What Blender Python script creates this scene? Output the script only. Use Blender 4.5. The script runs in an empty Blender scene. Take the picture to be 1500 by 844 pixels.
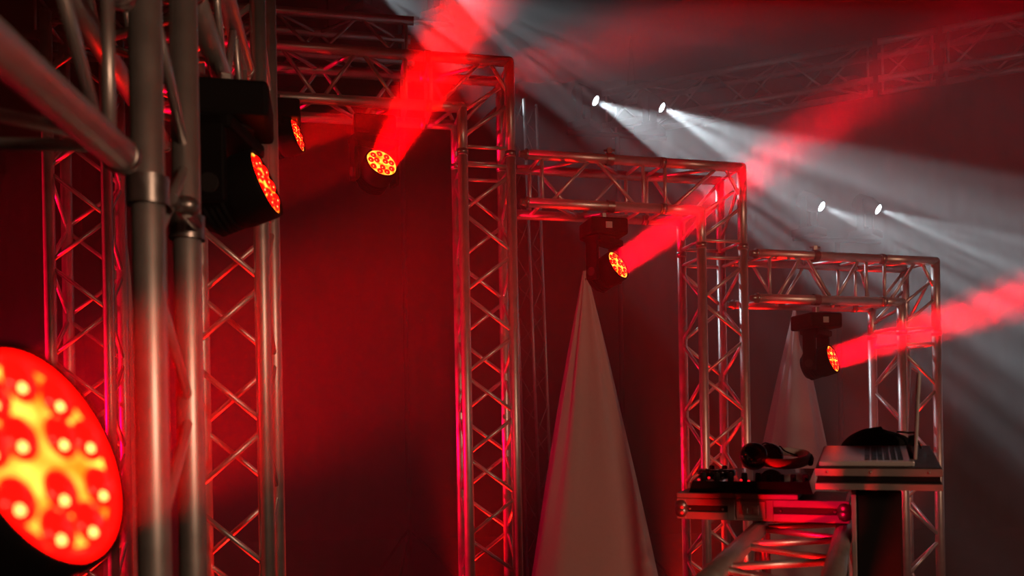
import bpy, math, random
from mathutils import Vector, Matrix

random.seed(7)
D = bpy.data
C = bpy.context.scene.collection
V = Vector
H_CAM = 1.45                                  # lens height above the hall floor

# ------------------------------------------------------------------ helpers
class MB:
    """collects vertices and faces of one mesh"""
    def __init__(s):
        s.v, s.f, s.sm = [], [], []

    def add(s, vs, fs, smooth=False):
        b = len(s.v)
        s.v += [V(p) for p in vs]
        s.f += [tuple(b + i for i in f) for f in fs]
        s.sm += [smooth] * len(fs)
        return s

    def loft(s, rings, closed=True, cap0=True, cap1=True, smooth=True):
        n = len(rings[0])
        vs = [p for r in rings for p in r]
        fs = []
        for i in range(len(rings) - 1):
            for j in range(n if closed else n - 1):
                k = (j + 1) % n
                fs.append((i * n + j, i * n + k, (i + 1) * n + k, (i + 1) * n + j))
        b = len(s.v)
        s.add(vs, fs, smooth)
        if cap0:
            s.f.append(tuple(b + j for j in range(n - 1, -1, -1))); s.sm.append(False)
        if cap1:
            s.f.append(tuple(b + (len(rings) - 1) * n + j for j in range(n))); s.sm.append(False)
        return s

    def tube(s, pts, r, n=10, cap=True):
        pts = [V(p) for p in pts]
        rs = r if isinstance(r, (list, tuple)) else [r] * len(pts)
        rings = []
        t0 = (pts[1] - pts[0]).normalized()
        a = t0.orthogonal().normalized()
        for i, p in enumerate(pts):
            if i == 0: t = pts[1] - pts[0]
            elif i == len(pts) - 1: t = pts[-1] - pts[-2]
            else: t = (pts[i + 1] - pts[i]).normalized() + (pts[i] - pts[i - 1]).normalized()
            t = t.normalized()
            a = (a - t * a.dot(t)).normalized()
            b = t.cross(a)
            rings.append([p + (a * math.cos(2 * math.pi * k / n) + b * math.sin(2 * math.pi * k / n)) * rs[i] for k in range(n)])
        return s.loft(rings, True, cap, cap)

    def lathe(s, prof, M=Matrix(), n=32, cap0=True, cap1=True, smooth=True):
        rings = [[M @ V((r * math.cos(2 * math.pi * k / n), r * math.sin(2 * math.pi * k / n), z)) for k in range(n)] for r, z in prof]
        return s.loft(rings, True, cap0, cap1, smooth)

    def box(s, lo, hi, M=Matrix(), bev=0.0):
        lo, hi = V(lo), V(hi)
        if bev <= 0:
            vs = [M @ V((x, y, z)) for z in (lo.z, hi.z) for y in (lo.y, hi.y) for x in (lo.x, hi.x)]
            fs = [(0, 2, 3, 1), (4, 5, 7, 6), (0, 1, 5, 4), (2, 6, 7, 3), (0, 4, 6, 2), (1, 3, 7, 5)]
            return s.add(vs, fs)
        import bmesh
        bm = bmesh.new()
        bmesh.ops.create_cube(bm, size=1)
        c, d = (lo + hi) / 2, hi - lo
        for v in bm.verts:
            v.co = V((c.x + v.co.x * d.x, c.y + v.co.y * d.y, c.z + v.co.z * d.z))
        bmesh.ops.bevel(bm, geom=list(bm.edges), offset=bev, segments=2, profile=0.5, affect='EDGES')
        bm.verts.index_update()
        s.add([M @ v.co for v in bm.verts], [[v.index for v in f.verts] for f in bm.faces])
        bm.free()
        return s

    def ball(s, c, r, nu=14, nv=8, sc=(1, 1, 1), M=Matrix()):
        rings = []
        for i in range(1, nv):
            th = math.pi * i / nv
            rings.append([M @ (V(c) + V((math.sin(th) * math.cos(2 * math.pi * k / nu) * r * sc[0], math.sin(th) * math.sin(2 * math.pi * k / nu) * r * sc[1], -math.cos(th) * r * sc[2]))) for k in range(nu)])
        return s.loft(rings)

    def build(s, name, mat, parent=None, origin=None):
        off = V(origin) if origin is not None else (parent['_o'] if parent is not None and '_o' in parent else V((0, 0, 0)))
        off = V(off)
        me = D.meshes.new(name)
        me.from_pydata([p - off for p in s.v], [], s.f)
        me.validate()
        me.update()
        for p, sm in zip(me.polygons, s.sm): p.use_smooth = sm
        me.materials.append(mat)
        o = D.objects.new(name, me)
        C.objects.link(o)
        if parent is not None: o.parent = parent
        elif origin is not None: o.location = off
        return o

ORIG = {}
def tag(o, label=None, cat=None, group=None, kind=None):
    if label: o['label'] = label
    if cat: o['category'] = cat
    if group: o['group'] = group
    if kind: o['kind'] = kind
    return o

def thing(name, loc, label, cat, group=None):
    o = D.objects.new(name, None)
    o.empty_display_size = 0.1
    C.objects.link(o)
    o.location = loc
    ORIG[o.name] = V(loc)
    return tag(o, label, cat, group)

def part(mb, name, mat, root, label=None):
    """root is a thing (world-space verts are moved under it)"""
    o = mb.build(name, mat, None, None)
    off = ORIG[root.name]
    for v in o.data.vertices: v.co -= off
    o.parent = root
    ORIG[o.name] = off
    if label: o['label'] = label
    return o

def struct(mb, name, mat):
    return tag(mb.build(name, mat), kind='structure')

# ------------------------------------------------------------------ materials
def mat(name, col, rough=0.5, metal=0.0, noise=0.0, nscale=30, spec=0.5, bump=0.0, emit=None, estr=0.0, aniso=0.0, coat=0.0):
    m = D.materials.new(name); m.use_nodes = True
    nt = m.node_tree; b = nt.nodes['Principled BSDF']
    b.inputs['Base Color'].default_value = (*col, 1)
    b.inputs['Roughness'].default_value = rough
    b.inputs['Metallic'].default_value = metal
    b.inputs['Specular IOR Level'].default_value = spec
    b.inputs['Coat Weight'].default_value = coat
    if emit:
        b.inputs['Emission Color'].default_value = (*emit, 1)
        b.inputs['Emission Strength'].default_value = estr
    if noise or bump:
        tc = nt.nodes.new('ShaderNodeTexCoord')
        nz = nt.nodes.new('ShaderNodeTexNoise'); nz.inputs['Scale'].default_value = nscale; nz.inputs['Detail'].default_value = 5
        nt.links.new(tc.outputs['Object'], nz.inputs['Vector'])
        if noise:
            mx = nt.nodes.new('ShaderNodeMix'); mx.data_type = 'RGBA'
            mx.inputs[6].default_value = (*[c * (1 - noise) for c in col], 1)
            mx.inputs[7].default_value = (*[min(1, c * (1 + noise)) for c in col], 1)
            nt.links.new(nz.outputs['Fac'], mx.inputs[0])
            nt.links.new(mx.outputs[2], b.inputs['Base Color'])
            mr = nt.nodes.new('ShaderNodeMapRange')
            mr.inputs[3].default_value = max(0.02, rough * (1 - noise)); mr.inputs[4].default_value = min(1, rough * (1 + noise))
            nt.links.new(nz.outputs['Fac'], mr.inputs[0]); nt.links.new(mr.outputs[0], b.inputs['Roughness'])
        if bump:
            bp = nt.nodes.new('ShaderNodeBump'); bp.inputs['Strength'].default_value = bump; bp.inputs['Distance'].default_value = 0.01
            nt.links.new(nz.outputs['Fac'], bp.inputs['Height']); nt.links.new(bp.outputs['Normal'], b.inputs['Normal'])
    return m

M_ALU = mat('truss_aluminium', (0.84, 0.82, 0.80), 0.42, 0.85, 0.18, 22)
M_STEEL = mat('worn_steel', (0.45, 0.44, 0.43), 0.35, 0.9, 0.25, 60)
M_BLACK = mat('black_housing', (0.004, 0.004, 0.0045), 0.65, 0.0, 0.2, 40, 0.12)
M_MATTE = mat('matte_black', (0.008, 0.008, 0.009), 0.85, 0.0, 0.2, 30, 0.2)
M_CLOTH = mat('stretch_cloth', (0.78, 0.70, 0.66), 0.9, 0.0, 0.06, 50, 0.1, 0.06)
M_DRAPE = mat('black_drape', (0.003, 0.0028, 0.003), 1.0, 0.0, 0.2, 8, 0.0, 0.0)
M_FLOOR = mat('stage_floor', (0.02, 0.019, 0.019), 0.6, 0.0, 0.3, 5, 0.3, 0.05)
M_CEIL = mat('hall_ceiling', (0.015, 0.014, 0.015), 0.9, 0.0, 0.3, 4, 0.1)
M_CASE = mat('case_laminate', (0.02, 0.018, 0.018), 0.5, 0.0, 0.3, 80, 0.4, 0.1)
M_CASEALU = mat('case_aluminium', (0.36, 0.34, 0.34), 0.5, 0.5, 0.15, 45)
M_LAPTOP = mat('laptop_aluminium', (0.72, 0.72, 0.73), 0.25, 0.2, 0.04, 200, 0.5, 0.0, None, 0, 0, 0.5)
M_LAPTOP.node_tree.nodes['Principled BSDF'].inputs['Coat Roughness'].default_value = 0.12
M_KEY = mat('black_keycap', (0.015, 0.015, 0.016), 0.5)
M_SCREEN = mat('dark_screen', (0.005, 0.005, 0.006), 0.08, 0.0, 0.0, 1, 0.6)
M_GLOSS = mat('gloss_black', (0.012, 0.01, 0.011), 0.12, 0.0, 0.1, 30, 0.8, 0.0, None, 0, 0, 0.6)
M_PAD = mat('pale_padding', (0.8, 0.72, 0.70), 0.7, 0.0, 0.15, 60, 0.3, 0.1)
M_RUBBER = mat('black_rubber', (0.015, 0.014, 0.014), 0.75)
M_PLATE = mat('label_plate', (0.5, 0.48, 0.46), 0.5, 0.1, 0.1, 90)
M_LEDDOT = mat('red_indicator', (0.3, 0.0, 0.0), 0.4, 0, 0, 1, 0.5, 0, (1, 0.01, 0.02), 1.2)
# lit faces of the red wash lamps: amber backlit plate between the red lenses
M_BACKLIT = mat('amber_backlight', (0.9, 0.5, 0.15), 0.4, 0, 0, 1, 0.5, 0, (1.0, 0.42, 0.06), 2.4)
nt = M_BACKLIT.node_tree; _b = nt.nodes['Principled BSDF']
_tc = nt.nodes.new('ShaderNodeTexCoord'); _nz = nt.nodes.new('ShaderNodeTexNoise'); _nz.inputs['Scale'].default_value = 38; _nz.inputs['Detail'].default_value = 1
_cr = nt.nodes.new('ShaderNodeValToRGB'); _cr.color_ramp.elements[0].position = 0.36; _cr.color_ramp.elements[0].color = (1, 0.13, 0.0, 1)
_cr.color_ramp.elements[1].position = 0.66; _cr.color_ramp.elements[1].color = (1, 0.60, 0.06, 1)
nt.links.new(_tc.outputs['Object'], _nz.inputs['Vector']); nt.links.new(_nz.outputs['Fac'], _cr.inputs[0]); nt.links.new(_cr.outputs[0], _b.inputs['Emission Color'])
M_LENS = mat('red_lens', (0.25, 0.0, 0.0), 0.12, 0, 0, 1, 0.6, 0, (1.0, 0.0008, 0.0004), 10.0, 0, 0.5)
M_GLINT = mat('lens_glint', (1, 0.7, 0.4), 0.3, 0, 0, 1, 0.5, 0, (1.0, 0.72, 0.16), 3.0)  # highlight on each red lens, put in as emission
M_WHITELENS = mat('white_lens', (0.9, 0.95, 1), 0.2, 0, 0, 1, 0.5, 0, (0.82, 0.92, 1.0), 12.0)

# ------------------------------------------------------------------ camera
F_PX, CX, CY, ROLL = 1200.0, 750.0, 620.0, 0.018
cam = D.cameras.new('camera')
cam.sensor_width = 36.0
cam.lens = F_PX / 1500 * 36.0
cam.shift_y = (CY - 422.0) / 1500.0
cam.clip_start = 0.02; cam.clip_end = 100
cam.dof.use_dof = True; cam.dof.focus_distance = 4.2; cam.dof.aperture_fstop = 3.6; cam.dof.aperture_blades = 0
co = D.objects.new('camera', cam); C.objects.link(co)
co.matrix_world = Matrix.Translation((0, 0, H_CAM)) @ Matrix.Rotation(math.pi / 2, 4, 'X') @ Matrix.Rotation(-ROLL, 4, 'Z')
bpy.context.scene.camera = co

def P(px, py, d):
    """point of the hall seen at image position (px, py), d metres in front of the camera"""
    dx, dy = px - CX, py - CY
    ux = dx * math.cos(ROLL) - dy * math.sin(ROLL)
    uy = dx * math.sin(ROLL) + dy * math.cos(ROLL)
    return V((ux * d / F_PX, d, H_CAM - uy * d / F_PX))
def Z(zrel): return H_CAM + zrel

# ------------------------------------------------------------------ the hall
RX0, RX1, RY0, RY1, RZ = -5.5, 7.5, -4.5, 10.5, 5.8
def drape_wall(name, a, b, h, depth):
    """a pleated black drape from a to b"""
    mb = MB(); a, b = V(a), V(b)
    t = (b - a).normalized(); nrm = V((-t.y, t.x, 0)); L = (b - a).length
    n = int(L / 0.06); rings = []
    for z in (0.0, h):
        r = []
        for i in range(n + 1):
            s = L * i / n
            r.append(a + t * s + nrm * (depth * (0.5 + 0.5 * math.sin(s * 21 + 1.3 * math.sin(s * 3.1)))) + V((0, 0, z)))
        for i in range(n, -1, -1):
            r.append(a + t * (L * i / n) - nrm * 0.08 + V((0, 0, z)))
        rings.append(r)
    mb.loft(rings, True, True, True, True)
    return struct(mb, name, M_DRAPE)
struct(MB().box((RX0 - .3, RY0 - .3, -0.2), (RX1 + .3, RY1 + .3, 0)), 'floor', M_FLOOR)
struct(MB().box((RX0 - .3, RY0 - .3, RZ), (RX1 + .3, RY1 + .3, RZ + 0.2)), 'ceiling', M_CEIL)
drape_wall('wall_back', (RX1, RY1, 0), (RX0, RY1, 0), RZ, 0.07)
drape_wall('wall_left', (RX0, RY1, 0), (RX0, RY0, 0), RZ, 0.07)
drape_wall('wall_right', (RX1, RY0, 0), (RX1, RY1, 0), RZ, 0.07)
drape_wall('wall_front', (RX0, RY0, 0), (RX1, RY0, 0), RZ, 0.07)

HAZE = dict(density=0.105, front=0.010, aniso=0.1)
hm = D.materials.new('stage_haze'); hm.use_nodes = True
nt = hm.node_tree; nt.nodes.clear()
ho = nt.nodes.new('ShaderNodeOutputMaterial'); hs = nt.nodes.new('ShaderNodeVolumeScatter')
hs.inputs['Color'].default_value = (0.95, 0.95, 0.95, 1)

# the haze thins out in front of the stage, shaped so the beams fade there
h_tc = nt.nodes.new('ShaderNodeTexCoord'); h_sp = nt.nodes.new('ShaderNodeSeparateXYZ'); h_mr = nt.nodes.new('ShaderNodeMapRange')
h_mr.interpolation_type = 'SMOOTHSTEP'
h_mr.inputs[1].default_value = 3.0; h_mr.inputs[2].default_value = 4.3; h_mr.inputs[3].default_value = HAZE['front']; h_mr.inputs[4].default_value = HAZE['density']
nt.links.new(h_tc.outputs['Object'], h_sp.inputs[0]); nt.links.new(h_sp.outputs[1], h_mr.inputs[0]); 
# front haze is also cut down to the right, so the near lamp's beam fades
h_mx = nt.nodes.new('ShaderNodeMapRange'); h_mx.interpolation_type = 'SMOOTHSTEP'
h_mx.inputs[1].default_value = -0.30; h_mx.inputs[2].default_value = 0.05; h_mx.inputs[3].default_value = HAZE['front']; h_mx.inputs[4].default_value = 0.0015
nt.links.new(h_sp.outputs[0], h_mx.inputs[0]); nt.links.new(h_mx.outputs[0], h_mr.inputs[3])
nt.links.new(h_mr.outputs[0], hs.inputs['Density'])
hs.inputs['Anisotropy'].default_value = HAZE['aniso']
nt.links.new(hs.outputs[0], ho.inputs['Volume'])
hz = MB().box((RX0 - .6, RY0 - .6, -0.5), (RX1 + .6, RY1 + .6, RZ + 0.5)).build('stage_haze', hm)
tag(hz, 'thin stage haze that fills the whole hall and shows the beams', 'haze', kind='stuff')

# ------------------------------------------------------------------ trusses
RC, RB = 0.025, 0.0095
def truss(name, p0, axis, u, v, L, label, cat='truss', group=None, s=0.24, period=0.213, phase=0.0, coup0=False, coup1=False,
          rung0=True, rung1=True, rc=RC, rb=RB, faces=(0, 1, 2, 3), n_ch=16, root=None, flip=False, skip_chord=(), ends=0.045):
    """box truss; p0 is the START of its front chord A; u and v step to the other three chords.
    chords: A=p0, B=p0+u*s, Cc=p0+v*s, Dd=p0+u*s+v*s"""
    p0, axis, u, v = V(p0), V(axis).normalized(), V(u).normalized(), V(v).normalized()
    A, B, Cc, Dd = p0, p0 + u * s, p0 + v * s, p0 + u * s + v * s
    if root is None:
        c = (A + Dd) / 2
        root = thing(name, c, label, cat, group)
    for i, q in enumerate((A, B, Cc, Dd)):
        if i in skip_chord: continue
        ch = part(MB().tube([q, q + axis * L], rc, n_ch), 'chord', M_ALU, root)
        for on, at, sg in ((coup0, q, -1), (coup1, q + axis * L, 1)):
            if on:
                mb = MB()
                d = axis * sg
                mb.tube([at - d * 0.012, at - d * 0.01, at + d * 0.0, at + d * 0.004, at + d * 0.016, at + d * 0.03],
                        [rc * 1.0, rc * 1.12, rc * 1.12, rc * 0.78, rc * 0.72, rc * 0.6], n_ch)
                o = mb.build('coupler', M_STEEL); off = ORIG[root.name]
                for w in o.data.vertices: w.co -= off
                o.parent = ch; ORIG[o.name] = off
    pairs = [(A, B), (B, Dd), (Dd, Cc), (Cc, A)]
    for fi, (a, b) in enumerate(pairs):
        if fi not in faces: continue
        lo, hi = ends, L - ends
        for on, at in ((rung0, lo), (rung1, hi)):
            if on:
                part(MB().tube([a + axis * at, b + axis * at], rb, 8), 'rung', M_ALU, root)
        if rung0: lo += 0.03
        if rung1: hi -= 0.03
        n = max(1, round((hi - lo) / period))
        st = (hi - lo) / n
        gap = (b - a).normalized() * rc * 0.4
        for k in range(n):
            up = (k + fi + (1 if flip else 0)) % 2 == 0
            q0, q1 = (a, b) if up else (b, a)
            g = gap if up else -gap
            part(MB().tube([q0 + g + axis * (lo + st * k + 0.017), q1 - g + axis * (lo + st * (k + 1) - 0.017)], rb, 8), 'brace', M_ALU, root)
    return root

UP, DN = V((0, 0, 1)), V((0, 0, -1))
S = 0.24
def frame(th):
    t = math.radians(th)
    return V((math.cos(t), math.sin(t), 0)), V((-math.sin(t), math.cos(t), 0))

def corner(name, FO, e, n, ztop, zbot_bar, back, down, label, group):
    """L shaped corner block: outer front chord FO (x,y), top chord at ztop, reaching `back` along the bar and `down` along the leg"""
    fo = V((FO[0], FO[1], 0))
    root = thing(name, fo - e * 0.12 + n * 0.12 + V((0, 0, ztop - down)), label, 'truss corner', group)
    zb = zbot_bar
    for w in (0, 1):
        o = fo + n * (S * w)
        part(MB().tube([o + V((0, 0, ztop - down)), o + V((0, 0, ztop)) ], RC, 16), 'chord', M_ALU, root)            # outer upright
        part(MB().tube([o - e * back + V((0, 0, ztop)), o + V((0, 0, ztop)) + e * 0.0], RC, 16), 'chord', M_ALU, root)  # top
        part(MB().ball(o + V((0, 0, ztop)), RC * 1.02), 'chord_joint', M_ALU, root)
        i = o - e * S
        part(MB().tube([i + V((0, 0, ztop - down)), i + V((0, 0, zb))], RC, 16), 'chord', M_ALU, root)
        part(MB().tube([o - e * back + V((0, 0, zb)), i + V((0, 0, zb))], RC, 16), 'chord', M_ALU, root)
        part(MB().ball(i + V((0, 0, zb)), RC * 1.02), 'chord_joint', M_ALU, root)
        # lattice of this face
        A = lambda s_, z_: o - e * s_ + V((0, 0, z_))
        br = [((back - 0.03, zb), (back - 0.03, ztop)), ((back - 0.06, zb), (S * 0.55, ztop)), ((S * 0.42, ztop), (0, ztop - 0.17)),
              ((0, ztop - 0.21), (S, zb - 0.14)), ((S, ztop - down + 0.045), (0, ztop - down + 0.045)), ((S, zb - 0.02), (S * 0.2, ztop - 0.13))]
        if w: br = br[:1] + [((back - 0.06, ztop), (S, zb)), ((S * 0.9, zb), (0.02, ztop - 0.03)), ((0, ztop - 0.12), (S, zb - 0.10)), br[4]]
        for a, b in br:
            part(MB().tube([A(*a), A(*b)], RB, 8), 'brace', M_ALU, root)
    for s_ in (0, S):
        for w in (0, 1):
            q_ = fo - e * s_ + n * (S * w) + V((0, 0, ztop - down + 0.018))
            part(MB().tube([q_ + V((0, 0, -0.012)), q_ + V((0, 0, 0.012))], RC + 0.0035, 18), 'collar', M_STEEL, root)
    for z_ in (ztop, zb):
        for w in (0, 1):
            q_ = fo - e * (back - 0.018) + n * (S * w) + V((0, 0, z_))
            part(MB().tube([q_ - e * 0.012, q_ + e * 0.012], RC + 0.0035, 18), 'collar', M_STEEL, root)
    for s_, z_ in ((0, ztop), (S, zb), (back - 0.03, ztop), (back - 0.03, zb), (0, ztop - down + 0.045), (S, ztop - down + 0.045)):
        part(MB().tube([fo - e * s_ + V((0, 0, z_)), fo - e * s_ + n * S + V((0, 0, z_))], RB, 8), 'rung', M_ALU, root)
    for (a, b) in (((0, ztop - 0.05), (0, ztop - down + 0.09)), ((S, zb - 0.03), (S, ztop - down + 0.09)), ((0.05, ztop), (back - 0.07, ztop)), ((S + 0.03, zb), (back - 0.07, zb))):
        part(MB().tube([fo - e * a[0] + V((0, 0, a[1])), fo - e * b[0] + n * S + V((0, 0, b[1]))], RB, 8), 'brace', M_ALU, root)
    return root

GATES = 'stepped truss gates of the stage'
# gate 1 (tallest, in the middle), gate 2, gate 3 (lowest)
e1, n1 = frame(11.5); e2, n2 = frame(13.7); e3, n3 = frame(15.8)
FO1, FO2, FO3 = V((0.017, 4.06, 0)), V((1.245, 4.36, 0)), V((2.444, 4.70, 0))
Z1, Z2, Z3 = Z(1.79), Z(1.338), Z(0.885)
for (FO, e, n, zt, back, down, lab_leg, lab_cor) in (
    (FO1, e1, n1, Z1, 0.42, 0.475, 'tall truss leg under the highest corner, left of the larger white cloth', 'highest truss corner, at the top of the middle leg, hazed by the tall red beam'),
    (FO2, e2, n2, Z2, 0.47, 0.44, 'truss leg between the two white cloths, behind the flight case', 'middle truss corner crossed by white beams above the leg between the cloths'),
    (FO3, e3, n3, Z3, 0.38, 0.43, 'truss leg farthest to the right, rising behind the laptop', 'lowest truss corner at the far right, crossed by a red beam')):
    corner('truss_corner', FO, e, n, zt, zt - S, back, down, lab_cor, GATES)
    zl = zt - down
    truss('truss_tower', V((FO.x, FO.y, 0.02)) - e * S, UP, e, n, zl - 0.02, lab_leg, 'truss leg', GATES, period=0.207)

def bar(pL, e, n, zt, L, label, **k):
    return truss('truss_bar', V((pL.x, pL.y, zt - S)), e, UP, n, L, label, 'truss bar', GATES, coup0=True, period=0.20, ends=0.085, **k)
bl2 = FO1 + e2 * 0.075
bar(bl2, e2, n2, Z2, (FO2 - e2 * 0.47 - bl2).dot(e2) - 0.006, 'truss bar from the middle leg across the larger white cloth')
bl3 = FO2 + e3 * 0.075
bar(bl3, e3, n3, Z3, (FO3 - e3 * 0.38 - bl3).dot(e3) - 0.006, 'lowest truss bar, above the smaller white cloth')
LB = FO1 - e1 * 1.86
bl1 = LB + e1 * 0.075
bar(bl1, e1, n1, Z1, 1.86 - 0.42 - 0.075 - 0.006, 'highest truss bar at the top, behind the tall red beam')
truss('truss_tower', V((LB.x, LB.y, 0.02)) - e1 * S, UP, e1, n1, Z1 + 0.06, 'truss leg deep in the dark behind the blurred near poles', 'truss leg', GATES)

# left side: near leg, second leg, and the bars that join them
eA, nA = frame(8)
FA = V((-0.562, 1.28, 0))
truss('truss_tower', V((FA.x, FA.y, 0.02)) - eA * S, UP, eA, nA, 2.7, 'blurred truss leg of two thick pale poles beside the big lamp face', 'truss leg', GATES, period=0.235, faces=(1,), skip_chord=(0, 2))
FC = V((-0.784, 2.60, 0))
truss('truss_tower', V((FC.x, FC.y, 0.02)) - eA * S, UP, eA, nA, 3.55, 'second truss leg from the left, red lattice right of the blurred poles', 'truss leg', GATES, period=0.222, flip=True)
# bar from the near leg toward the camera (its right lower chord is the thick slanting pipe)
ax0 = V((0.10, -0.99, 0)).normalized(); sd0 = V((-0.99, -0.10, 0)).normalized()
truss('truss_bar', V((FA.x + 0.0, FA.y - 0.085, Z(0.40))), ax0, UP, sd0, 0.95, 'thick slanting pipe and struts of the near bar at top left', 'truss bar', GATES, coup0=True, period=0.2)
# bar from near leg to second leg
FB = FA + nA * S
pc = thing('pipe_clamp', V((FA.x, FA.y, Z(0.372))) + nA * 0.06, 'steel pipe clamp between the two blurred near poles, where the slanting pipe ends', 'clamp')
for q_ in (FA, FB):
    b_ = V((q_.x, q_.y, Z(0.372)))
    part(MB().tube([b_ - V((0, 0, 0.022)), b_ + V((0, 0, 0.022))], RC + 0.007, 20, False), 'clamp_ring', M_STEEL, pc)
m_ = V((FA.x, FA.y, Z(0.372)))
part(MB().tube([m_ + nA * 0.034 + eA * 0.024, m_ + nA * (S - 0.034) + eA * 0.024], 0.011, 12), 'spigot', M_STEEL, pc)
part(MB().ball(m_ + nA * 0.085 + eA * 0.037, 0.022, 14, 8, (1, 1, 0.8)), 'wing_nut', M_STEEL, pc)
ax1 = (V((FC.x - 0.03, FC.y, 0)) - V((FB.x, FB.y, 0))).normalized(); sd1 = V((-ax1.y, ax1.x, 0))
q = V((FB.x, FB.y, Z(0.86))) + ax1 * 0.085
truss('truss_bar', q, ax1, UP, sd1, (V((FC.x, FC.y, 0)) - V((FB.x, FB.y, 0))).length - 0.17, 'dim truss bar running over the black lamp at upper left', 'truss bar', GATES, coup0=True, coup1=True, period=0.2)

# flown trusses high in the hall
gx = V((math.cos(math.radians(-24)), math.sin(math.radians(-24)), 0)); gn = V((-gx.y, gx.x, 0))
FS = 1.45
st = V((2.52 * FS, 5.5 * FS, Z(2.52 * FS) - 0.25 * FS)) - gx * 1.95 * FS
fk = dict(s=0.25 * FS, period=0.26 * FS, rb=0.012, rc=0.033)
ft = truss('flown_truss', st, gx, UP, gn, 1.9 * FS, 'faint red truss in the haze, upper right, left stretch up to the box joint', 'truss', 'flown trusses', **fk)
truss('flown_truss', st + gx * 1.93 * FS, gx, UP, gn, 0.36 * FS, 'faint red box joint in the truss at upper right', 'truss', 'flown trusses', **fk)
ft3 = truss('flown_truss', st + gx * 2.32 * FS, gx, UP, gn, 2.2 * FS, 'faint red truss at the upper right edge, right of the box joint', 'truss', 'flown trusses', **fk)
up = st + V((0, 0, 0.25 * FS))
for root, a in ((ft, 0.2 * FS), (ft3, 2.0 * FS)):
    base = up if root is ft else up + gx * 2.32 * FS
    for w in (0, 1):
        b0 = base + gx * a + gn * (0.25 * FS * w)
        bt = base + gx * a + gn * 0.125 * FS
        part(MB().tube([b0, V((bt.x, bt.y, RZ - 0.006))], 0.004, 6), 'sling', M_RUBBER, root)
lt = truss('flown_truss', V((-2.6, 4.45, Z(2.16))), e1, UP, n1, 2.1, 'faint thin truss above the highest bar, top of the picture', 'truss', 'flown trusses', period=0.26)
for a in (0.3, 1.6):
    b0 = V((-2.6, 4.45, Z(2.40))) + e1 * a + n1 * 0.12
    for w in (0, 1):
        part(MB().tube([b0 + n1 * (w - .5) * S, V((b0.x, b0.y, RZ - 0.006))], 0.004, 6), 'sling', M_RUBBER, lt)

# slender three-chord tower behind the second gate
tw0 = P(790, 620, 6.8); tw0.z = 0.0
tt = thing('lattice_tower', tw0, 'slender three-pole lattice tower in the dark left of the larger white cloth', 'lattice tower')
tdir = V((-0.02, 0, 1)).normalized()
cs = [tw0 + V(c) for c in ((-0.115, 0.0, 0), (0.0, -0.10, 0), (0.105, 0.02, 0))]
for c in cs: part(MB().tube([c, c + tdir * 4.1], 0.013, 10), 'chord', M_ALU, tt)
for i in range(3):
    a, b = cs[i], cs[(i + 1) % 3]
    for k in range(16):
        q0, q1 = (a, b) if k % 2 else (b, a)
        part(MB().tube([q0 + tdir * (0.1 + k * 0.25), q1 + tdir * (0.1 + (k + 1) * 0.25)], 0.004, 6), 'brace', M_STEEL, tt)
mb = MB().box(tw0 + V((-0.25, -0.22, 0)), tw0 + V((0.25, 0.2, 0.02))); part(mb, 'base_plate', M_STEEL, tt)

# ------------------------------------------------------------------ red wash lamps
LENS_R = 0.072
def axes(d):
    d = V(d).normalized()
    x = d.cross(UP).normalized(); y = x.cross(d)
    return Matrix((x, y, d)).transposed().to_4x4()

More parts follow.
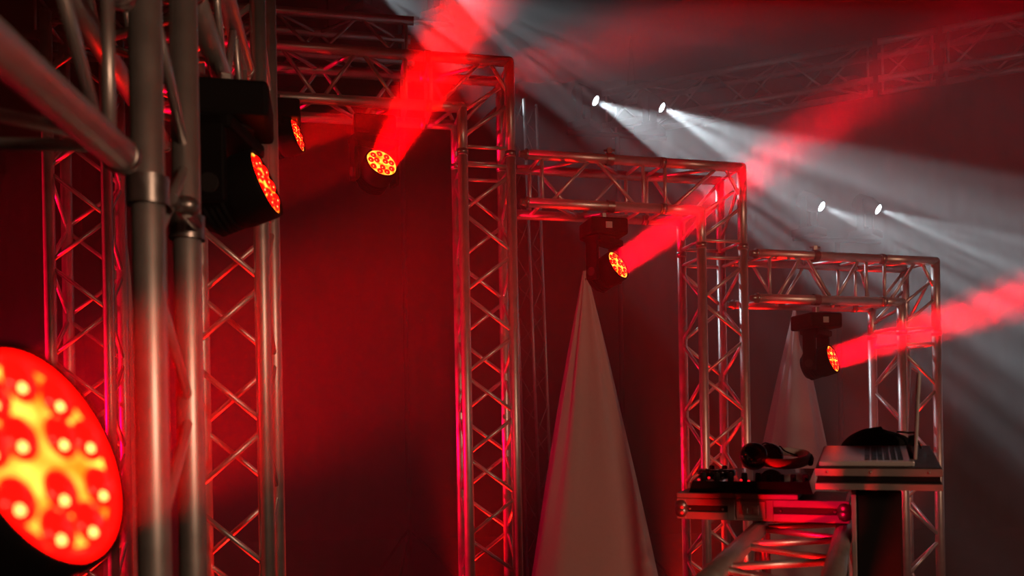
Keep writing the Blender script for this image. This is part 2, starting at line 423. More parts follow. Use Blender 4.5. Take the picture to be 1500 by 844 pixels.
RED = (1.0, 0.0, 0.0005)
def wash(lens, aim, zbar, barpt, label, power, spread=13, col=RED, big=False, stand=False, panel=False):
    """moving head: lens centre, aim direction, hung from a bar whose lower chord is at zbar"""
    lens = V(lens); d = V(aim).normalized()
    piv = lens - d * 0.10
    if stand: zbar = piv.z - 0.30
    sg_z = -1 if stand else 1
    root = thing('moving_head_lamp', V((piv.x, piv.y, zbar)), label, 'stage lamp', 'red moving head lamps')
    M = Matrix.Translation(piv) @ axes(d)
    # head: barrel with cooling ribs
    R = LENS_R
    prof = [(0.045, -0.075), (0.062, -0.069), (0.072, -0.055)]
    for k in range(4):
        z = -0.05 + k * 0.014
        prof += [(0.079, z), (0.079, z + 0.007), (0.074, z + 0.008), (0.074, z + 0.013)]
    prof += [(0.079, 0.007), (0.0825, 0.03), (0.0825, 0.088), (0.080, 0.097), (R + 0.003, 0.097), (R + 0.003, 0.086)]
    head = part(MB().lathe(prof, M, 40), 'head', M_BLACK, root)
    def sub(mb, name, m, parent, lab=None):
        o = mb.build(name, m); off = ORIG[root.name]
        for w in o.data.vertices: w.co -= off
        o.parent = parent; ORIG[o.name] = off
        if lab: o['label'] = lab
        return o
    face = sub(MB().lathe([(R + 0.002, 0.080), (R + 0.002, 0.0905), (R - 0.002, 0.0915)], M, 40), 'face_plate', M_BACKLIT, root, 'amber backlit face plate')
    pos = [(0.0255 * math.cos(a), 0.0255 * math.sin(a)) for a in (math.radians(30), math.radians(150), math.radians(270))]
    pos += [(0.0535 * math.cos(2 * math.pi * k / 9 + 0.17), 0.0535 * math.sin(2 * math.pi * k / 9 + 0.17)) for k in range(9)]
    for (x, y) in pos:
        T = M @ Matrix.Translation((x, y, 0.0905))
        rl = 0.0166 if big else 0.0150
        le = sub(MB().lathe([(rl, 0.0), (rl, 0.003), (rl * 0.86, 0.0055), (rl * 0.55, 0.0078), (rl * 0.2, 0.0088)], T, 20), 'lens', M_LENS, face, 'red lens')
        sub(MB().lathe([(0.0034, 0.0055), (0.0032, 0.0085), (0.0016, 0.009)], T @ Matrix.Translation((0.0075 if big else 0.004, -0.007 if big else -0.005, -0.001)), 12), 'lens_glint', M_GLINT, face)  # small glowing bead stands in for the glint on the lens
    if big: sub(MB().lathe([(R - 0.0075, 0.0915), (R - 0.0075, 0.0935), (R + 0.002, 0.0935), (R + 0.002, 0.091)], M, 48, False, False), 'rim_glow', M_LENS, face, 'rim with the red light of the lenses put in as glow')  # red light caught by the rim, put in as an emissive ring
    # yoke and base
    hx = (M.to_3x3() @ V((1, 0, 0)))
    w = 0.105
    top = zbar + 0.135 if stand else zbar - 0.135
    yo = MB()
    for sg in (-1, 1):
        a0 = piv + hx * (w * sg)
        arm = [V((a0.x, a0.y, a0.z - 0.02)), V((a0.x, a0.y, a0.z + 0.02)), V((a0.x, a0.y, top - 0.05)), V((piv.x, piv.y, 0)) + hx * (w * 0.8 * sg) + V((0, 0, top - 0.015))]
        T = Matrix.Translation((piv.x, piv.y, 0)) @ Matrix(((hx.x, -hx.y, 0), (hx.y, hx.x, 0), (0, 0, 1))).to_4x4()
        za, zb_ = sorted((piv.z - 0.04 * sg_z, top + 0.002 * sg_z))
        yo.box((sg * w - 0.011, -0.035, za), (sg * w + 0.011, 0.035, zb_), T, 0.006)
    yo.box((-w - 0.011, -0.05, top - 0.03), (w + 0.011, 0.05, top + 0.004), T, 0.008)
    yoke = part(yo, 'yoke', M_BLACK, root)
    for sg in (-1, 1):
        sub(MB().tube([piv + hx * (0.08 * sg), piv + hx * (0.122 * sg)], 0.022, 18), 'pivot', M_RUBBER, yoke)
    T = Matrix.Translation((piv.x, piv.y, 0)) @ axes(V((e2.x, e2.y, 0))).to_3x3().to_4x4()
    T = Matrix.Translation((piv.x, piv.y, 0)) @ Matrix.Rotation(math.radians(13), 4, 'Z')
    bz0, bz1 = (zbar + 0.002, zbar + 0.10) if stand else (zbar - 0.13, zbar - 0.045)
    base = part(MB().box((-0.10, -0.10, bz0), (0.10, 0.10, bz1), T, 0.012), 'base', M_BLACK, root)
    sub(MB().tube([V((piv.x, piv.y, (bz1 if stand else bz0))), V((piv.x, piv.y, (bz1 + 0.006 if stand else bz0 - 0.006)))], 0.06, 20), 'pan_bearing', M_RUBBER, base)
    if not panel: pass
    else: sub(MB().box((-0.022, -0.1035, bz0 + 0.028), (0.012, -0.1, bz0 + 0.06), T, 0.001), 'display_panel', M_PLATE, base, 'small pale display panel')
    # clamps up to the bar
    if not stand:
        part(MB().box((-0.012, -0.02, bz1 - 0.002), (0.012, 0.02, zbar - 0.003), T, 0.003), 'clamp', M_STEEL, root)
    else:
        pl = thing('plinth', V((piv.x, piv.y, 0)), 'black plinth under the huge blurred lamp at lower left', 'plinth')
        part(MB().box((-0.16, -0.16, 0.0), (0.16, 0.16, zbar), T, 0.008), 'body', M_MATTE, pl)
    if barpt is not None:
        FOl, e_, zt_ = barpt
        pc = bar_clamp(piv.x, FOl, e_, zt_)
        for z_ in (zt_ - S, zt_):
            q_ = V((pc.x, pc.y, z_))
            mb = MB().tube([q_ - e_ * 0.018, q_ + e_ * 0.018], RC + 0.006, 18, False)
            if z_ == zt_:
                mb.box((-0.012, -0.012, 0.030), (0.012, 0.012, 0.058), Matrix.Translation(q_), 0.003)
                mb.tube([q_ + V((-0.028, 0, 0.046)), q_ + V((0.028, 0, 0.046))], 0.006, 8)
            part(mb, 'bar_clamp', M_STEEL, root)
    # the light itself
    ld = D.lights.new('wash_light', 'AREA'); ld.shape = 'DISK'; ld.size = 2 * (R - 0.004)
    ld.energy = power; ld.color = col; ld.spread = math.radians(spread)
    lo = D.objects.new('wash_light', ld); C.objects.link(lo); lo.parent = root
    lo.matrix_world = Matrix.Translation(lens + d * 0.012 - ORIG[root.name]) @ axes(-d)
    return root

CLAMP_SHIFT = 0.035
def bar_clamp(lampx, FOl, e, zt):
    """ring clamps of a lamp on the front chords of its bar"""
    a = (lampx - FOl.x) / e.x
    return V((FOl.x, FOl.y, 0)) + e * (a + (CLAMP_SHIFT if FOl.x < 1 else -0.03))
def bar_z(zt): return zt - S - RC
WP = 6.0
wash(P(560, 237, 3.9), (0.50, -0.76, 0.41), bar_z(Z1), None, 'lit red lamp with a round honeycomb face under the tall red beam', 150, 18)
wash(P(907, 387, 4.15), (0.70, -0.58, 0.40), bar_z(Z2), (FO1, e2, Z2), 'lit red lamp hanging under the middle bar, right of the larger cloth', 30, 12, (1, 0, 0.012), panel=True)
wash(P(1222, 525, 4.5), (0.73, -0.62, 0.26), bar_z(Z3), (FO2, e3, Z3), 'lit red lamp under the lowest bar, above the laptop', 36, 12, (1, 0, 0.012), panel=True)
wash(P(438, 197, 3.75), (0.964, -0.066, 0.24), bar_z(Z1), None, 'smaller black lamp seen edge-on with a thin red rim, upper left', 9, 12)
wash(P(393, 267, 1.93), (0.946, -0.034, 0.327), Z(0.86) - RC, None, 'big black lamp seen from the side, glowing rim, right of the blurred poles', 16, 12)
wash(P(85, 662, 0.545), (0.94, -0.04, 0.34), Z(0.40) - RC, None, 'huge blurred lamp face with yellow and red lenses at lower left', 54, 22, RED, True, True)

# ------------------------------------------------------------------ white beam lamps on black T stands
def gobo(ld, seed, scale, contrast):
    ld.use_nodes = True
    nt = ld.node_tree
    em = nt.nodes['Emission']
    tc = nt.nodes.new('ShaderNodeTexCoord')
    sep = nt.nodes.new('ShaderNodeSeparateXYZ'); nt.links.new(tc.outputs['Normal'], sep.inputs[0])
    cmb = nt.nodes.new('ShaderNodeCombineXYZ')
    for i in range(2):
        dv = nt.nodes.new('ShaderNodeMath'); dv.operation = 'DIVIDE'
        nt.links.new(sep.outputs[i], dv.inputs[0]); nt.links.new(sep.outputs[2], dv.inputs[1])
        nt.links.new(dv.outputs[0], cmb.inputs[i])
    cmb.inputs[2].default_value = seed
    mp = nt.nodes.new('ShaderNodeMapping'); mp.inputs['Scale'].default_value = (scale * 0.12, scale, 1)
    nt.links.new(cmb.outputs[0], mp.inputs['Vector'])
    nz = nt.nodes.new('ShaderNodeTexNoise'); nz.inputs['Scale'].default_value = 1.0; nz.inputs['Detail'].default_value = 2.0
    nt.links.new(mp.outputs[0], nz.inputs['Vector'])
    mr = nt.nodes.new('ShaderNodeMapRange'); mr.interpolation_type = 'SMOOTHSTEP'
    mr.inputs[1].default_value = 0.36; mr.inputs[2].default_value = 0.64; mr.inputs[3].default_value = 1 - contrast; mr.inputs[4].default_value = 1.5
    nt.links.new(nz.outputs['Fac'], mr.inputs[0])
    nt.links.new(mr.outputs[0], em.inputs['Strength'])

def beam_lamp(pos, aim, label, power, stand_top, gob=(10.0, 0.6), cone=34):
    pos = V(pos); d = V(aim).normalized()
    M = Matrix.Translation(pos) @ axes(d)
    root = thing('beam_lamp', V((pos.x, pos.y, stand_top)), label, 'stage lamp', 'white beam lamps')
    part(MB().lathe([(0.04, -0.24), (0.07, -0.22), (0.075, -0.1), (0.06, -0.05), (0.05, 0.0), (0.046, 0.003), (0.042, -0.006)], M, 28), 'head', M_BLACK, root)
    part(MB().lathe([(0.042, -0.007), (0.040, -0.003), (0.02, 0.003)], M, 24), 'lens', M_WHITELENS, root, 'glowing white lens')
    piv = pos - d * 0.14
    hx = M.to_3x3() @ V((1, 0, 0))
    T = Matrix.Translation((piv.x, piv.y, 0)) @ Matrix(((hx.x, -hx.y, 0), (hx.y, hx.x, 0), (0, 0, 1))).to_4x4()
    yo = MB()
    for sg in (-1, 1): yo.box((sg * 0.09 - 0.01, -0.03, stand_top + 0.07), (sg * 0.09 + 0.01, 0.03, piv.z + 0.03), T, 0.005)
    yo.box((-0.1, -0.04, stand_top + 0.06), (0.1, 0.04, stand_top + 0.09), T, 0.005)
    part(yo, 'yoke', M_BLACK, root)
    b = part(MB().box((-0.11, -0.11, stand_top), (0.11, 0.11, stand_top + 0.065), T, 0.01), 'base', M_BLACK, root)
    o = MB().box((-0.05, -0.113, stand_top + 0.02), (0.05, -0.11, stand_top + 0.035), T).build('label_strip', M_PLATE)
    for w in o.data.vertices: w.co -= ORIG[root.name]
    o.parent = b
    ld = D.lights.new('beam_light', 'SPOT'); ld.energy = power; ld.color = (0.80, 0.93, 1.0)
    ld.spot_size = math.radians(cone); ld.spot_blend = 0.15; ld.shadow_soft_size = 0.02
    gobo(ld, random.random() * 9, *gob)
    lo = D.objects.new('beam_light', ld); C.objects.link(lo); lo.parent = root
    lo.matrix_world = Matrix.Translation(pos + d * 0.03 - ORIG[root.name]) @ axes(-d)
    return root

def tstand(a, b, ztop, label):
    c = (V(a) + V(b)) / 2
    root = thing('lighting_stand', V((c.x, c.y, 0)), label, 'lighting stand', 'black lighting stands')
    part(MB().tube([V((c.x, c.y, 0.05)), V((c.x, c.y, ztop - 0.04))], 0.022, 12), 'pole', M_MATTE, root)
    a2, b2 = V((a.x, a.y, ztop - 0.022)), V((b.x, b.y, ztop - 0.022)); t = (b2 - a2).normalized()
    part(MB().tube([a2 - t * 0.15, b2 + t * 0.15], 0.02, 12), 'crossbar', M_MATTE, root)
    for k in range(3):
        an = 2 * math.pi * k / 3 + 0.4
        part(MB().tube([V((c.x, c.y, 0.55)), V((c.x + 0.5 * math.cos(an), c.y + 0.5 * math.sin(an), 0.012))], 0.012, 8), 'leg', M_MATTE, root)

WB = 1300.0
DW = 7.0
pairs = [((873, 148), (970, 158), 'left'), ((1204, 303), (1287, 307), 'right'), ((545, -22), (655, -14), 'top')]
labs = {'left': ('white beam lamp left of the pair above the middle truss corner', 'white beam lamp right of the pair above the middle truss corner'),
        'right': ('small white beam lamp left of the pair above the lowest bar', 'small white beam lamp right of the pair above the lowest bar'),
        'top': ('white beam lamp just above the top edge, left of its pair', 'white beam lamp just above the top edge, right of its pair')}
stl = {'left': 'black stand in the dark that carries the upper pair of white lamps', 'right': 'black stand in the dark that carries the lower pair of white lamps',
       'top': 'black stand in the dark left of the middle leg, carrying the topmost white lamps'}
AIMW = {'left': (0.712, -0.42, -0.56), 'right': (0.57, -0.64, -0.50), 'top': (0.70, -0.42, -0.58)}
for (a, b, kk) in pairs:
    pa, pb = P(a[0], a[1], DW), P(b[0], b[1], DW + 0.12)
    aim = V(AIMW[kk]).normalized()
    zt = pa.z - 0.235
    va, vb = pa - aim * 0.14, pb - aim * 0.14
    pw = WB * {'left': 0.7, 'right': 0.34, 'top': 0.12}[kk]
    beam_lamp(pa, aim, labs[kk][0], pw, zt, (26.0, 0.97) if kk == 'top' else (24.0, 0.75), {'left': 27, 'right': 20, 'top': 34}[kk])
    beam_lamp(pb, aim, labs[kk][1], pw, zt, (26.0, 0.97) if kk == 'top' else (24.0, 0.75), {'left': 27, 'right': 20, 'top': 34}[kk])
    tstand(V((va.x, va.y, 0)), V((vb.x, vb.y, 0)), zt, stl[kk])

# ------------------------------------------------------------------ white stretch cloths
def scrim(px, apex_y, d, halfw, depthw, label, kink=False, lean=0.0, yaw=0.0):
    ap = P(px, apex_y, d)
    base = V((ap.x + lean, ap.y, 0))
    root = thing('stretch_cloth', base, label, 'cloth', 'white stretch cloths')
    part(MB().tube([base + V((0, 0.0, 0.02)), V((ap.x, ap.y, ap.z - 0.05))], 0.016, 12), 'stand_pole', M_MATTE, root)
    rings = []
    NZ, NK = 40, 48
    for i in range(NZ + 1):
        t = i / NZ
        zz = ap.z * (1 - t) + 0.01 * t
        cx = ap.x + lean * t
        r = []
        for k in range(NK):
            a = 2 * math.pi * k / NK
            fold = 1 + 0.20 * math.sin(a * 9 + 2 * t) * (1 - t) ** 1.5 + 0.03 * math.sin(a * 5) * (1 - t)
            wx = (0.012 + halfw * t ** 1.03) * fold
            wy = (0.012 + depthw * t ** 1.03) * fold
            x = math.copysign(abs(math.cos(a)) ** 0.75, math.cos(a)) * wx
            y = math.copysign(abs(math.sin(a)) ** 0.75, math.sin(a)) * wy
            if kink and x > 0:
                q_ = min(1, max(0, (t - 0.10) / 0.115)); x *= 0.84 * (0.25 + 0.75 * q_ * q_ * (3 - 2 * q_))
            ca, sa = math.cos(yaw), math.sin(yaw)
            r.append(V((cx + x * ca - y * sa, ap.y + x * sa + y * ca, zz)))
        rings.append(r)
    part(MB().loft(rings, True, False, True), 'cloth', M_CLOTH, root)
scrim(857, 397, 5.3, 0.485, 0.30, 'larger white stretch cloth tapering to a point between two truss legs', lean=0.03)
scrim(1165, 452, 6.2, 0.50, 0.30, 'smaller white stretch cloth with a notched edge behind the headphones', True, lean=0.0)
scrim(172, 250, 4.6, 0.16, 0.14, 'narrow strip of pale cloth behind the blurred poles at far left', lean=0.05)

# ------------------------------------------------------------------ DJ table
uu = V((0.917, -0.40, 0)).normalized(); ww = V((0.40, 0.917, 0)).normalized()
O = V((0.51, 2.56, 0))
def T3(u, w, z): return O + uu * u + ww * w + V((0, 0, Z(z)))
TM = Matrix(((uu.x, ww.x, 0, O.x), (uu.y, ww.y, 0, O.y), (0, 0, 1, H_CAM), (0, 0, 0, 1)))     # table space -> hall
# horizontal truss that carries the table
tb = truss('table_truss', T3(0.241, 0.32, -0.337 - S), -ww, UP, uu, 1.42, 'horizontal truss under the flight case, running toward the viewer', 'truss', None, period=0.19, s=S)
for w_ in (0.28, -1.02):
    for u_ in (0.241, 0.241 + S):
        part(MB().tube([T3(u_, w_, -0.337 - S - RC), T3(u_, w_, -H_CAM + 0.01)], RC, 14), 'leg', M_ALU, tb)

def subp(mb, name, m, root, parent, lab=None):
    o = mb.build(name, m)
    for w in o.data.vertices: w.co -= ORIG[root.name]
    o.parent = parent; ORIG[o.name] = ORIG[root.name]
    if lab: o['label'] = lab
    return o
# flight case
fc = thing('flight_case', T3(0.25, 0.17, -0.31), 'aluminium-edged black flight case with ball corners under the mixer', 'flight case')
L, Wd, z0, z1 = 0.50, 0.34, -0.308, -0.243
body = part(MB().box((0.006, 0.006, z0 + 0.004), (L - 0.006, Wd, z1 - 0.002), TM), 'body', M_CASE, fc)
def extr(mb, lo, hi): mb.box(lo, hi, TM, 0.0025)
mb = MB()
extr(mb, (0, 0, z1 - 0.022), (L, 0.012, z1)); extr(mb, (0, 0, z0), (L, 0.012, z0 + 0.024))
extr(mb, (0, 0, z1 - 0.022), (0.012, Wd, z1)); extr(mb, (0, 0, z0), (0.012, Wd, z0 + 0.024))
extr(mb, (L - 0.012, 0, z1 - 0.022), (L, Wd, z1)); extr(mb, (L - 0.012, 0, z0), (L, Wd, z0 + 0.024))
extr(mb, (0, Wd - 0.012, z1 - 0.022), (L, Wd, z1)); extr(mb, (0, Wd - 0.012, z0), (L, Wd, z0 + 0.024))
for u_ in (0.0, L - 0.03): extr(mb, (u_, -0.001, z0), (u_ + 0.03, 0.01, z1))
extr(mb, (0.155, -0.001, z0), (0.178, 0.01, z1)); extr(mb, (0.268, -0.001, z0), (0.29, 0.01, z1))
part(mb, 'edging', M_CASEALU, fc, 'bare aluminium edging')
la = part(MB().box((0.18, -0.004, z0 + 0.006), (0.268, 0.008, z1 - 0.004), TM, 0.003), 'latch', M_CASEALU, fc)
subp(MB().box((0.2, -0.008, z0 + 0.018), (0.248, -0.003, z1 - 0.016), TM, 0.002), 'latch_plate', M_STEEL, fc, la)
mb = MB()
for sg in (-1, 1):
    mb.box((0.224 + sg * 0.016 - 0.009, -0.013, z0 + 0.024), (0.224 + sg * 0.016 + 0.009, -0.006, z1 - 0.024), TM, 0.002)
subp(mb, 'latch_wing', M_STEEL, fc, la)
for u_ in (0.014, L - 0.014):
    for z_ in (z0 + 0.024, z1 - 0.024):
        for w_ in (0.01, Wd - 0.01):
            part(MB().ball((u_, w_, z_), 0.022, 14, 9, M=TM), 'ball_corner', M_STEEL, fc)
for u_ in (0.04, 0.14, 0.31, 0.46):
    part(MB().ball((u_, 0.004, (z0 + z1) / 2), 0.0045, 10, 6, M=TM), 'rivet', M_STEEL, fc)
# mixer tray on the case, and the mixer
tr = MB().box((0.0, 0.0, -0.2425), (0.36, 0.33, -0.2265), TM @ Matrix.Translation((0, 0, 0)) , 0.003)
tro = tag(tr.build('mixer_tray', M_CASEALU), 'thin aluminium tray lying on the flight case under the mixer', 'tray')
mx = thing('mixer', T3(0.2, 0.17, -0.2265), 'black DJ mixer with knobs on the flight case, headphones on top', 'mixer')
zt = -0.2263
bx = MB()
lo = [(0.035, 0.02, zt), (0.40, 0.02, zt), (0.40, 0.31, zt), (0.035, 0.31, zt)]
hi = [(0.045, 0.03, zt + 0.035), (0.39, 0.03, zt + 0.035), (0.39, 0.30, zt + 0.060), (0.045, 0.30, zt + 0.060)]
bx.loft([[TM @ V(p) for p in lo], [TM @ V(p) for p in hi]], True, True, True, False)
mbody = part(bx, 'body', M_GLOSS, mx)
def topz(w): return zt + 0.035 + 0.025 * (w - 0.03) / 0.27
for i in range(5):
    for j in range(3):
        u_, w_ = 0.07 + 0.042 * i, 0.08 + 0.075 * j
        if i > 1 and j > 0: continue
        zk = topz(w_)
        kb = part(MB().lathe([(0.0095, 0), (0.0085, 0.018), (0.006, 0.02)], TM @ Matrix.Translation((u_, w_, zk - 0.001)), 14), 'knob', M_RUBBER, mx)
        subp(MB().box((-0.001, 0.0, 0.018), (0.001, 0.009, 0.0206), TM @ Matrix.Translation((u_, w_, zk - 0.001))), 'pointer', M_PLATE, mx, kb)
for i in range(4):
    u_ = 0.27 + 0.035 * i
    sl = part(MB().box((u_ - 0.002, 0.05, topz(0.05) - 0.004), (u_ + 0.002, 0.14, topz(0.14) + 0.0006), TM), 'fader_slot', M_MATTE, mx)
    subp(MB().box((u_ - 0.008, 0.08, topz(0.08)), (u_ + 0.008, 0.098, topz(0.09) + 0.013), TM, 0.002), 'fader_cap', M_RUBBER, mx, sl)
jog = part(MB().lathe([(0.062, 0), (0.062, 0.012), (0.055, 0.016), (0.02, 0.0165)], TM @ Matrix.Translation((0.09, 0.2, topz(0.2) - 0.004)), 32), 'jog_wheel', M_GLOSS, mx)
for (u_, w_) in ((0.215, 0.034), (0.19, 0.05), (0.085, 0.09), (0.06, 0.05)):
    part(MB().ball((u_, w_, topz(w_)), 0.0045, 10, 6, M=TM), 'indicator', M_LEDDOT, mx, 'glowing red indicator')

# headphones lying on the mixer
hp0 = P(1135, 684, 2.62); 
hp = thing('headphones', V((hp0.x, hp0.y, Z(topz(0.17)))), 'black and pale headphones lying on the mixer', 'headphones')
zc = Z(topz(0.2))
cupc = P(1104, 668, 2.60)
Mc = Matrix.Translation(cupc) @ axes(V((-0.25, -0.9, 0.35)))
cup = part(MB().lathe([(0.012, 0.03), (0.030, 0.027), (0.039, 0.018), (0.042, 0.006), (0.040, -0.008)], Mc, 32), 'ear_cup', M_GLOSS, hp)
subp(MB().lathe([(0.0395, 0.010), (0.0435, 0.008), (0.0435, 0.003), (0.0395, 0.0)], Mc, 32, False, False), 'chrome_ring', M_STEEL, hp, cup)
cu = MB(); rings = []
for k in range(33):
    a = 2 * math.pi * k / 32
    cc = V((0.029 * math.cos(a), 0.029 * math.sin(a), -0.018))
    rr = V((math.cos(a), math.sin(a), 0))
    rings.append([Mc @ (cc + rr * (0.013 * math.cos(b)) + V((0, 0, 0.013 * math.sin(b)))) for b in [2 * math.pi * j / 10 for j in range(10)]])
cu.loft(rings, True, False, False)
subp(cu, 'ear_cushion', M_PAD, hp, cup)
Mc2 = Matrix.Translation(P(1128, 668, 2.72)) @ axes(V((0.6, 0.6, 0.4)))
cup2 = part(MB().lathe([(0.012, 0.03), (0.030, 0.027), (0.039, 0.018), (0.042, 0.006), (0.040, -0.008)], Mc2, 32), 'ear_cup', M_GLOSS, hp)
# padded headband: arc from the cups out to the right and back
bp = [P(1118, 676, 2.60), P(1135, 679, 2.54), P(1158, 680, 2.54), P(1178, 676, 2.58), P(1185, 670, 2.66), P(1176, 665, 2.75), P(1155, 662, 2.78), P(1136, 660, 2.76)]
def smooth(pts, n=6):
    out = []
    for i in range(len(pts) - 1):
        p0, p1, p2, p3 = pts[max(0, i - 1)], pts[i], pts[i + 1], pts[min(len(pts) - 1, i + 2)]
        for k in range(n):
            t = k / n
            out.append(0.5 * ((2 * p1) + (p2 - p0) * t + (2 * p0 - 5 * p1 + 4 * p2 - p3) * t * t + (-p0 + 3 * p1 - 3 * p2 + p3) * t ** 3))
    return out + [pts[-1]]
hb = smooth(bp)
rings = []
for i, p in enumerate(hb):
    t = (hb[min(i + 1, len(hb) - 1)] - hb[max(i - 1, 0)]).normalized()
    sde = t.cross(UP).normalized()
    hh, th = 0.017 - 0.006 * abs(i / len(hb) - 0.4), 0.007
    rings.append([p + sde * (th * math.cos(b)) + UP * (hh * math.copysign(abs(math.sin(b)) ** 0.7, math.sin(b))) for b in [2 * math.pi * j / 12 for j in range(12)]])
part(MB().loft(rings), 'headband', M_PAD, hp, 'pale padded headband')
part(MB().tube(smooth([P(1186, 668, 2.68), P(1188, 672, 2.63), P(1187, 679, 2.59)]), 0.009, 10), 'band_end', M_RUBBER, hp, 'black plastic band end')
part(MB().tube(smooth([P(1112, 655, 2.66), P(1122, 649, 2.68), P(1135, 656, 2.7), P(1139, 664, 2.72), P(1142, 654, 2.74), P(1150, 661, 2.74), P(1168, 668, 2.7)]), 0.0025, 8), 'cable', M_RUBBER, hp)

# slim case that carries the laptop, tilted toward the viewer's side, on its black column
uP, wP = 0.427, -0.316
TL = TM @ Matrix.Translation((uP, wP, -0.128)) @ Matrix.Rotation(math.radians(5.4), 4, 'X')
lc = thing('laptop_case', (TL @ V((0.145, 0.2, -0.054))), 'slim black case with metal strips under the open laptop', 'case')
LW, LD = 0.29, 0.44
part(MB().box((0, 0, -0.020), (LW, LD, 0), TL, 0.003), 'lid', M_CASE, lc)
part(MB().box((0.004, 0.006, -0.038), (LW - 0.004, LD - 0.006, -0.019), TL, 0.002), 'core', M_MATTE, lc)
part(MB().box((0, 0, -0.056), (LW, LD, -0.037), TL, 0.003), 'tray', M_CASE, lc)
mb = MB().box((-0.001, -0.002, -0.021), (LW + 0.001, 0.003, -0.002), TL, 0.001); part(mb, 'edge_strip', M_CASEALU, lc)
mb = MB().box((-0.001, -0.002, -0.056), (LW + 0.001, 0.003, -0.040), TL, 0.001); part(mb, 'edge_strip', M_CASEALU, lc)
for u_ in (0.028, 0.13, 0.26):
    part(MB().ball((u_, -0.002, -0.011), 0.0035, 8, 6, M=TL), 'rivet', M_STEEL, lc)
# laptop: user side to the left, screen at the right seen edge-on
lp = thing('laptop', TL @ V((0.125, 0.18, 0.001)), 'open silver laptop seen from its side with a red reflection', 'laptop')
TLp = TL @ Matrix.Translation((0.008, 0.02, 0.0008)) 
LX, LY, LT = 0.222, 0.315, 0.013
base = part(MB().box((0, 0, 0), (LX, LY, LT), TLp, 0.003), 'base', M_LAPTOP, lp)
subp(MB().box((0.108, 0.018, LT - 0.001), (0.205, LY - 0.018, LT + 0.0003), TLp), 'keyboard_well', M_LAPTOP, lp, base)
for r_ in range(6):
    for c_ in range(14):
        u_ = 0.199 - r_ * 0.0155 - 0.0135; w_ = 0.022 + c_ * 0.0195
        if r_ == 5 and 4 <= c_ <= 8:
            if c_ > 4: continue
            subp(MB().box((u_, w_, LT - 0.0005), (u_ + 0.0125, w_ + 0.0195 * 5 - 0.0035, LT + 0.0016), TLp), 'key', M_KEY, lp, base); continue
        subp(MB().box((u_, w_, LT - 0.0005), (u_ + 0.0125, w_ + 0.016, LT + 0.0016), TLp), 'key', M_KEY, lp, base)
subp(MB().box((0.012, 0.105, LT - 0.001), (0.09, 0.21, LT + 0.0004), TLp, 0.0003), 'touchpad', M_LAPTOP, lp, base)
part(MB().tube([TLp @ V((LX - 0.004, 0.04, LT + 0.001)), TLp @ V((LX - 0.004, LY - 0.04, LT + 0.001))], 0.005, 10), 'hinge', M_MATTE, lp)
TS = TLp @ Matrix.Translation((LX - 0.002, 0, LT + 0.004)) @ Matrix.Rotation(math.radians(3), 4, 'Y')
lid = part(MB().box((0.0, 0, 0), (0.0075, LY, 0.218), TS, 0.003), 'lid', M_LAPTOP, lp)
subp(MB().box((-0.001, 0.006, 0.008), (0.0002, LY - 0.006, 0.212), TS), 'screen', M_SCREEN, lp, lid, 'dark glossy screen')
# black column under the laptop case
cpl = thing('pedestal', T3(0.555, -0.05, -H_CAM), 'black pedestal under the laptop case with a pale metal edge', 'pedestal')
part(MB().box((0.519, -0.2185, -H_CAM + 0.02), (0.63, 0.08, -0.192), TM, 0.006), 'column', M_MATTE, cpl)
part(MB().box((0.509, -0.232, -H_CAM + 0.02), (0.521, -0.219, -0.192), TM, 0.002), 'edge_post', M_CASEALU, cpl, 'pale metal edge')
part(MB().box((0.47, -0.30, -H_CAM + 0.0), (0.68, 0.16, -H_CAM + 0.02), TM, 0.004), 'foot_plate', M_MATTE, cpl)
# soft black cap lying on the case behind the laptop
bagc = TL @ V((0.13, 0.385, 0.0))
bg = MB(); rings = []
for i in range(9):
    t = i / 8; r = []
    for k in range(28):
        a = 2 * math.pi * k / 28
        rx = 0.088 * (1 - t ** 2.2) ** 0.5 * (1 + 0.06 * math.sin(3 * a + 1)) + 0.004
        ry = 0.045 * (1 - t ** 2.2) ** 0.5 * (1 + 0.06 * math.sin(2 * a)) + 0.003
        r.append(TL @ V((0.135 + rx * math.cos(a) + 0.028 * t, 0.388 + ry * math.sin(a), 0.001 + 0.052 * t - 0.010 * t * math.cos(a + 0.5) )))
    rings.append(r)
bg.loft(rings)
cap = thing('cloth_pouch', bagc, 'soft black pouch lying behind the laptop', 'pouch')
part(bg, 'pouch_body', M_MATTE, cap)
part(MB().tube(smooth([TL @ V((0.2, 0.36, 0.05)), TL @ V((0.235, 0.35, 0.045)), TL @ V((0.255, 0.345, 0.02)), TL @ V((0.262, 0.34, 0.004))]), 0.003, 8), 'strap', M_RUBBER, cap)

# ------------------------------------------------------------------ other light of the hall
def spot(name, pos, to, power, col, size, blend=0.6, soft=0.1):
    ld = D.lights.new(name, 'SPOT'); ld.energy = power; ld.color = col; ld.spot_size = math.radians(size); ld.spot_blend = blend; ld.shadow_soft_size = soft
    o = D.objects.new(name, ld); C.objects.link(o)
    d = V(to) - V(pos); o.matrix_world = Matrix.Translation(pos) @ axes(-d); return o
def area(name, pos, to, power, col, size, spread=180):
    ld = D.lights.new(name, 'AREA'); ld.shape = 'DISK'; ld.size = size; ld.energy = power; ld.color = col; ld.spread = math.radians(spread)
    o = D.objects.new(name, ld); C.objects.link(o)
    d = V(to) - V(pos); o.matrix_world = Matrix.Translation(pos) @ axes(-d); return o
DOOR = (0.17, 0.24); SIDE = 2000
# warm hall lamp, front right
hl = spot('hall_lamp', (3.2, -2.5, 2.35), (0.55, 4.4, 1.35), 270, (1.0, 0.55, 0.34), 76, 0.5, 0.4)
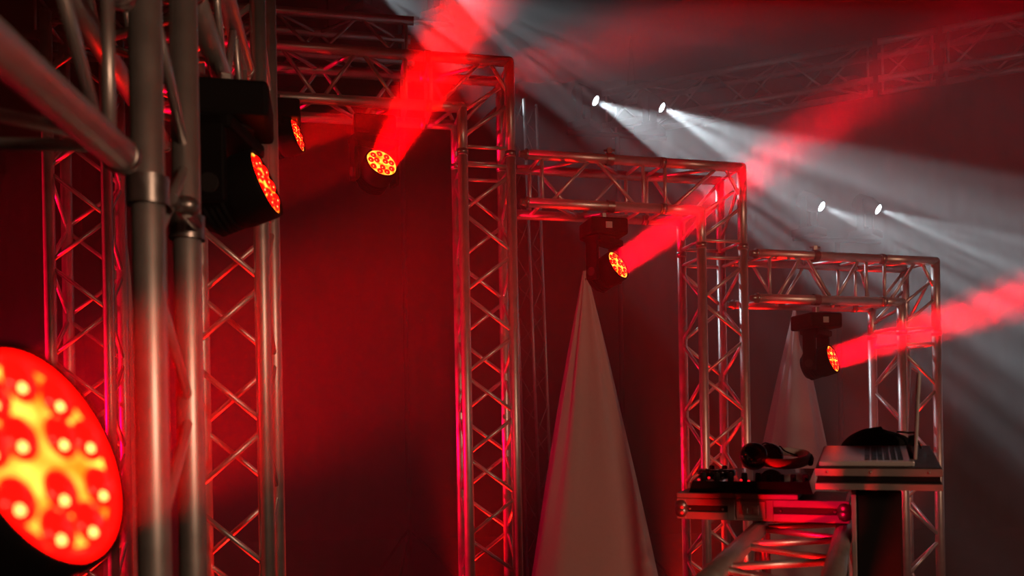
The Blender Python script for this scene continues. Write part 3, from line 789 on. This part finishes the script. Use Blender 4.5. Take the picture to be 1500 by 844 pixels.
# its upper barn door cuts the light off just above the middle truss bar
hn = hl.data; hn.use_nodes = True; nt = hn.node_tree
_tc = nt.nodes.new('ShaderNodeTexCoord'); _sp = nt.nodes.new('ShaderNodeSeparateXYZ'); _dv = nt.nodes.new('ShaderNodeMath'); _dv.operation = 'DIVIDE'
_ab = nt.nodes.new('ShaderNodeMath'); _ab.operation = 'ABSOLUTE'
_mr = nt.nodes.new('ShaderNodeMapRange'); _mr.interpolation_type = 'SMOOTHSTEP'
nt.links.new(_tc.outputs['Normal'], _sp.inputs[0]); nt.links.new(_sp.outputs[2], _ab.inputs[0])
nt.links.new(_sp.outputs[1], _dv.inputs[0]); nt.links.new(_ab.outputs[0], _dv.inputs[1]); nt.links.new(_dv.outputs[0], _mr.inputs[0])
_mr.inputs[1].default_value = DOOR[0]; _mr.inputs[2].default_value = DOOR[1]; _mr.inputs[3].default_value = 1.0; _mr.inputs[4].default_value = 0.06
nt.links.new(_mr.outputs[0], nt.nodes['Emission'].inputs['Strength'])
# red floor uplights set unseen behind the legs, to highlight their braces
def slit(o, axis, lo, hi, floor=0.0):
    """light mask: fades a spot lamp between two slopes along its local x (0) or y (1)"""
    d = o.data; d.use_nodes = True; nt = d.node_tree
    tc = nt.nodes.new('ShaderNodeTexCoord'); sp = nt.nodes.new('ShaderNodeSeparateXYZ'); nt.links.new(tc.outputs['Normal'], sp.inputs[0])
    a = nt.nodes.new('ShaderNodeMath'); a.operation = 'ABSOLUTE'; nt.links.new(sp.outputs[2], a.inputs[0])
    q = nt.nodes.new('ShaderNodeMath'); q.operation = 'DIVIDE'; nt.links.new(sp.outputs[axis], q.inputs[0]); nt.links.new(a.outputs[0], q.inputs[1])
    b = nt.nodes.new('ShaderNodeMath'); b.operation = 'ABSOLUTE'; nt.links.new(q.outputs[0], b.inputs[0])
    m = nt.nodes.new('ShaderNodeMapRange'); m.interpolation_type = 'SMOOTHSTEP'; nt.links.new(b.outputs[0], m.inputs[0])
    m.inputs[1].default_value = lo; m.inputs[2].default_value = hi; m.inputs[3].default_value = 1.0; m.inputs[4].default_value = floor
    nt.links.new(m.outputs[0], nt.nodes['Emission'].inputs['Strength'])
UPL = 260
for (FO, e, n, k) in ((FO1, e1, n1, 1.0), (FO2, e2, n2, 1.0), (FO3, e3, n3, 1.0), (LB, e1, n1, 1.0), (FC, eA, nA, 0.6)):
    c = V((FO.x, FO.y, 0)) - e * 0.14 + n * 0.6
    spot('leg_uplight', V((c.x, c.y, 0.1)), c - n * 0.48 + V((0, 0, 1.5)), UPL * k, (1, 0.004, 0.002), 34, 0.6, 0.05)
sw = spot('side_red_fill', (-4.6, 3.0, 0.9), (1.25, 4.47, 1.75), SIDE, (1, 0.0, 0.025), 58, 0.3, 0.06)  # unseen fill added off frame to redden the left edges of the trusses
slit(sw, 0, 0.05, 0.09)  # masked to a thin sheet so the haze glows less
sw2 = spot('side_red_fill', (-4.6, 2.0, 1.2), (-0.9, 2.75, 1.6), SIDE * 0.35, (1, 0.0, 0.006), 58, 0.3, 0.06)  # second added fill, for the legs at left
slit(sw2, 0, 0.05, 0.09)
area('upstage_red_lamp', (-5.0, 5.6, 1.3), (1.6, 4.5, 1.7), 8, (1, 0.0, 0.06), 0.5, 45)
spot('case_red_lamp', (-1.5, 0.2, 1.9), T3(0.42, -0.08, -0.25), 420, (1, 0.0, 0.04), 6.0, 0.25, 0.03)
spot('table_uplight', T3(0.36, -1.3, -1.0), T3(0.36, -0.15, -0.4), 130, (1, 0.001, 0.002), 50, 0.8, 0.05)

# ------------------------------------------------------------------ render settings that belong to the scene
sc = bpy.context.scene
w = D.worlds.new('dark_hall'); sc.world = w; w.use_nodes = True
w.node_tree.nodes['Background'].inputs[0].default_value = (0, 0, 0, 1)
w.node_tree.nodes['Background'].inputs[1].default_value = 0.0
sc.view_settings.view_transform = 'Standard'; sc.view_settings.look = 'None'
sc.view_settings.gamma = 1.0; sc.view_settings.use_curve_mapping = False
sc.view_settings.exposure = 0.0
cy = sc.cycles
cy.use_denoising = True
cy.max_bounces = 5; cy.diffuse_bounces = 2; cy.glossy_bounces = 3; cy.transmission_bounces = 2; cy.volume_bounces = 0; cy.transparent_max_bounces = 4
cy.sample_clamp_direct = 0.0; cy.sample_clamp_indirect = 4.0
cy.use_light_tree = True
cy.volume_step_rate = 0.6
cy.caustics_reflective = False; cy.caustics_refractive = False
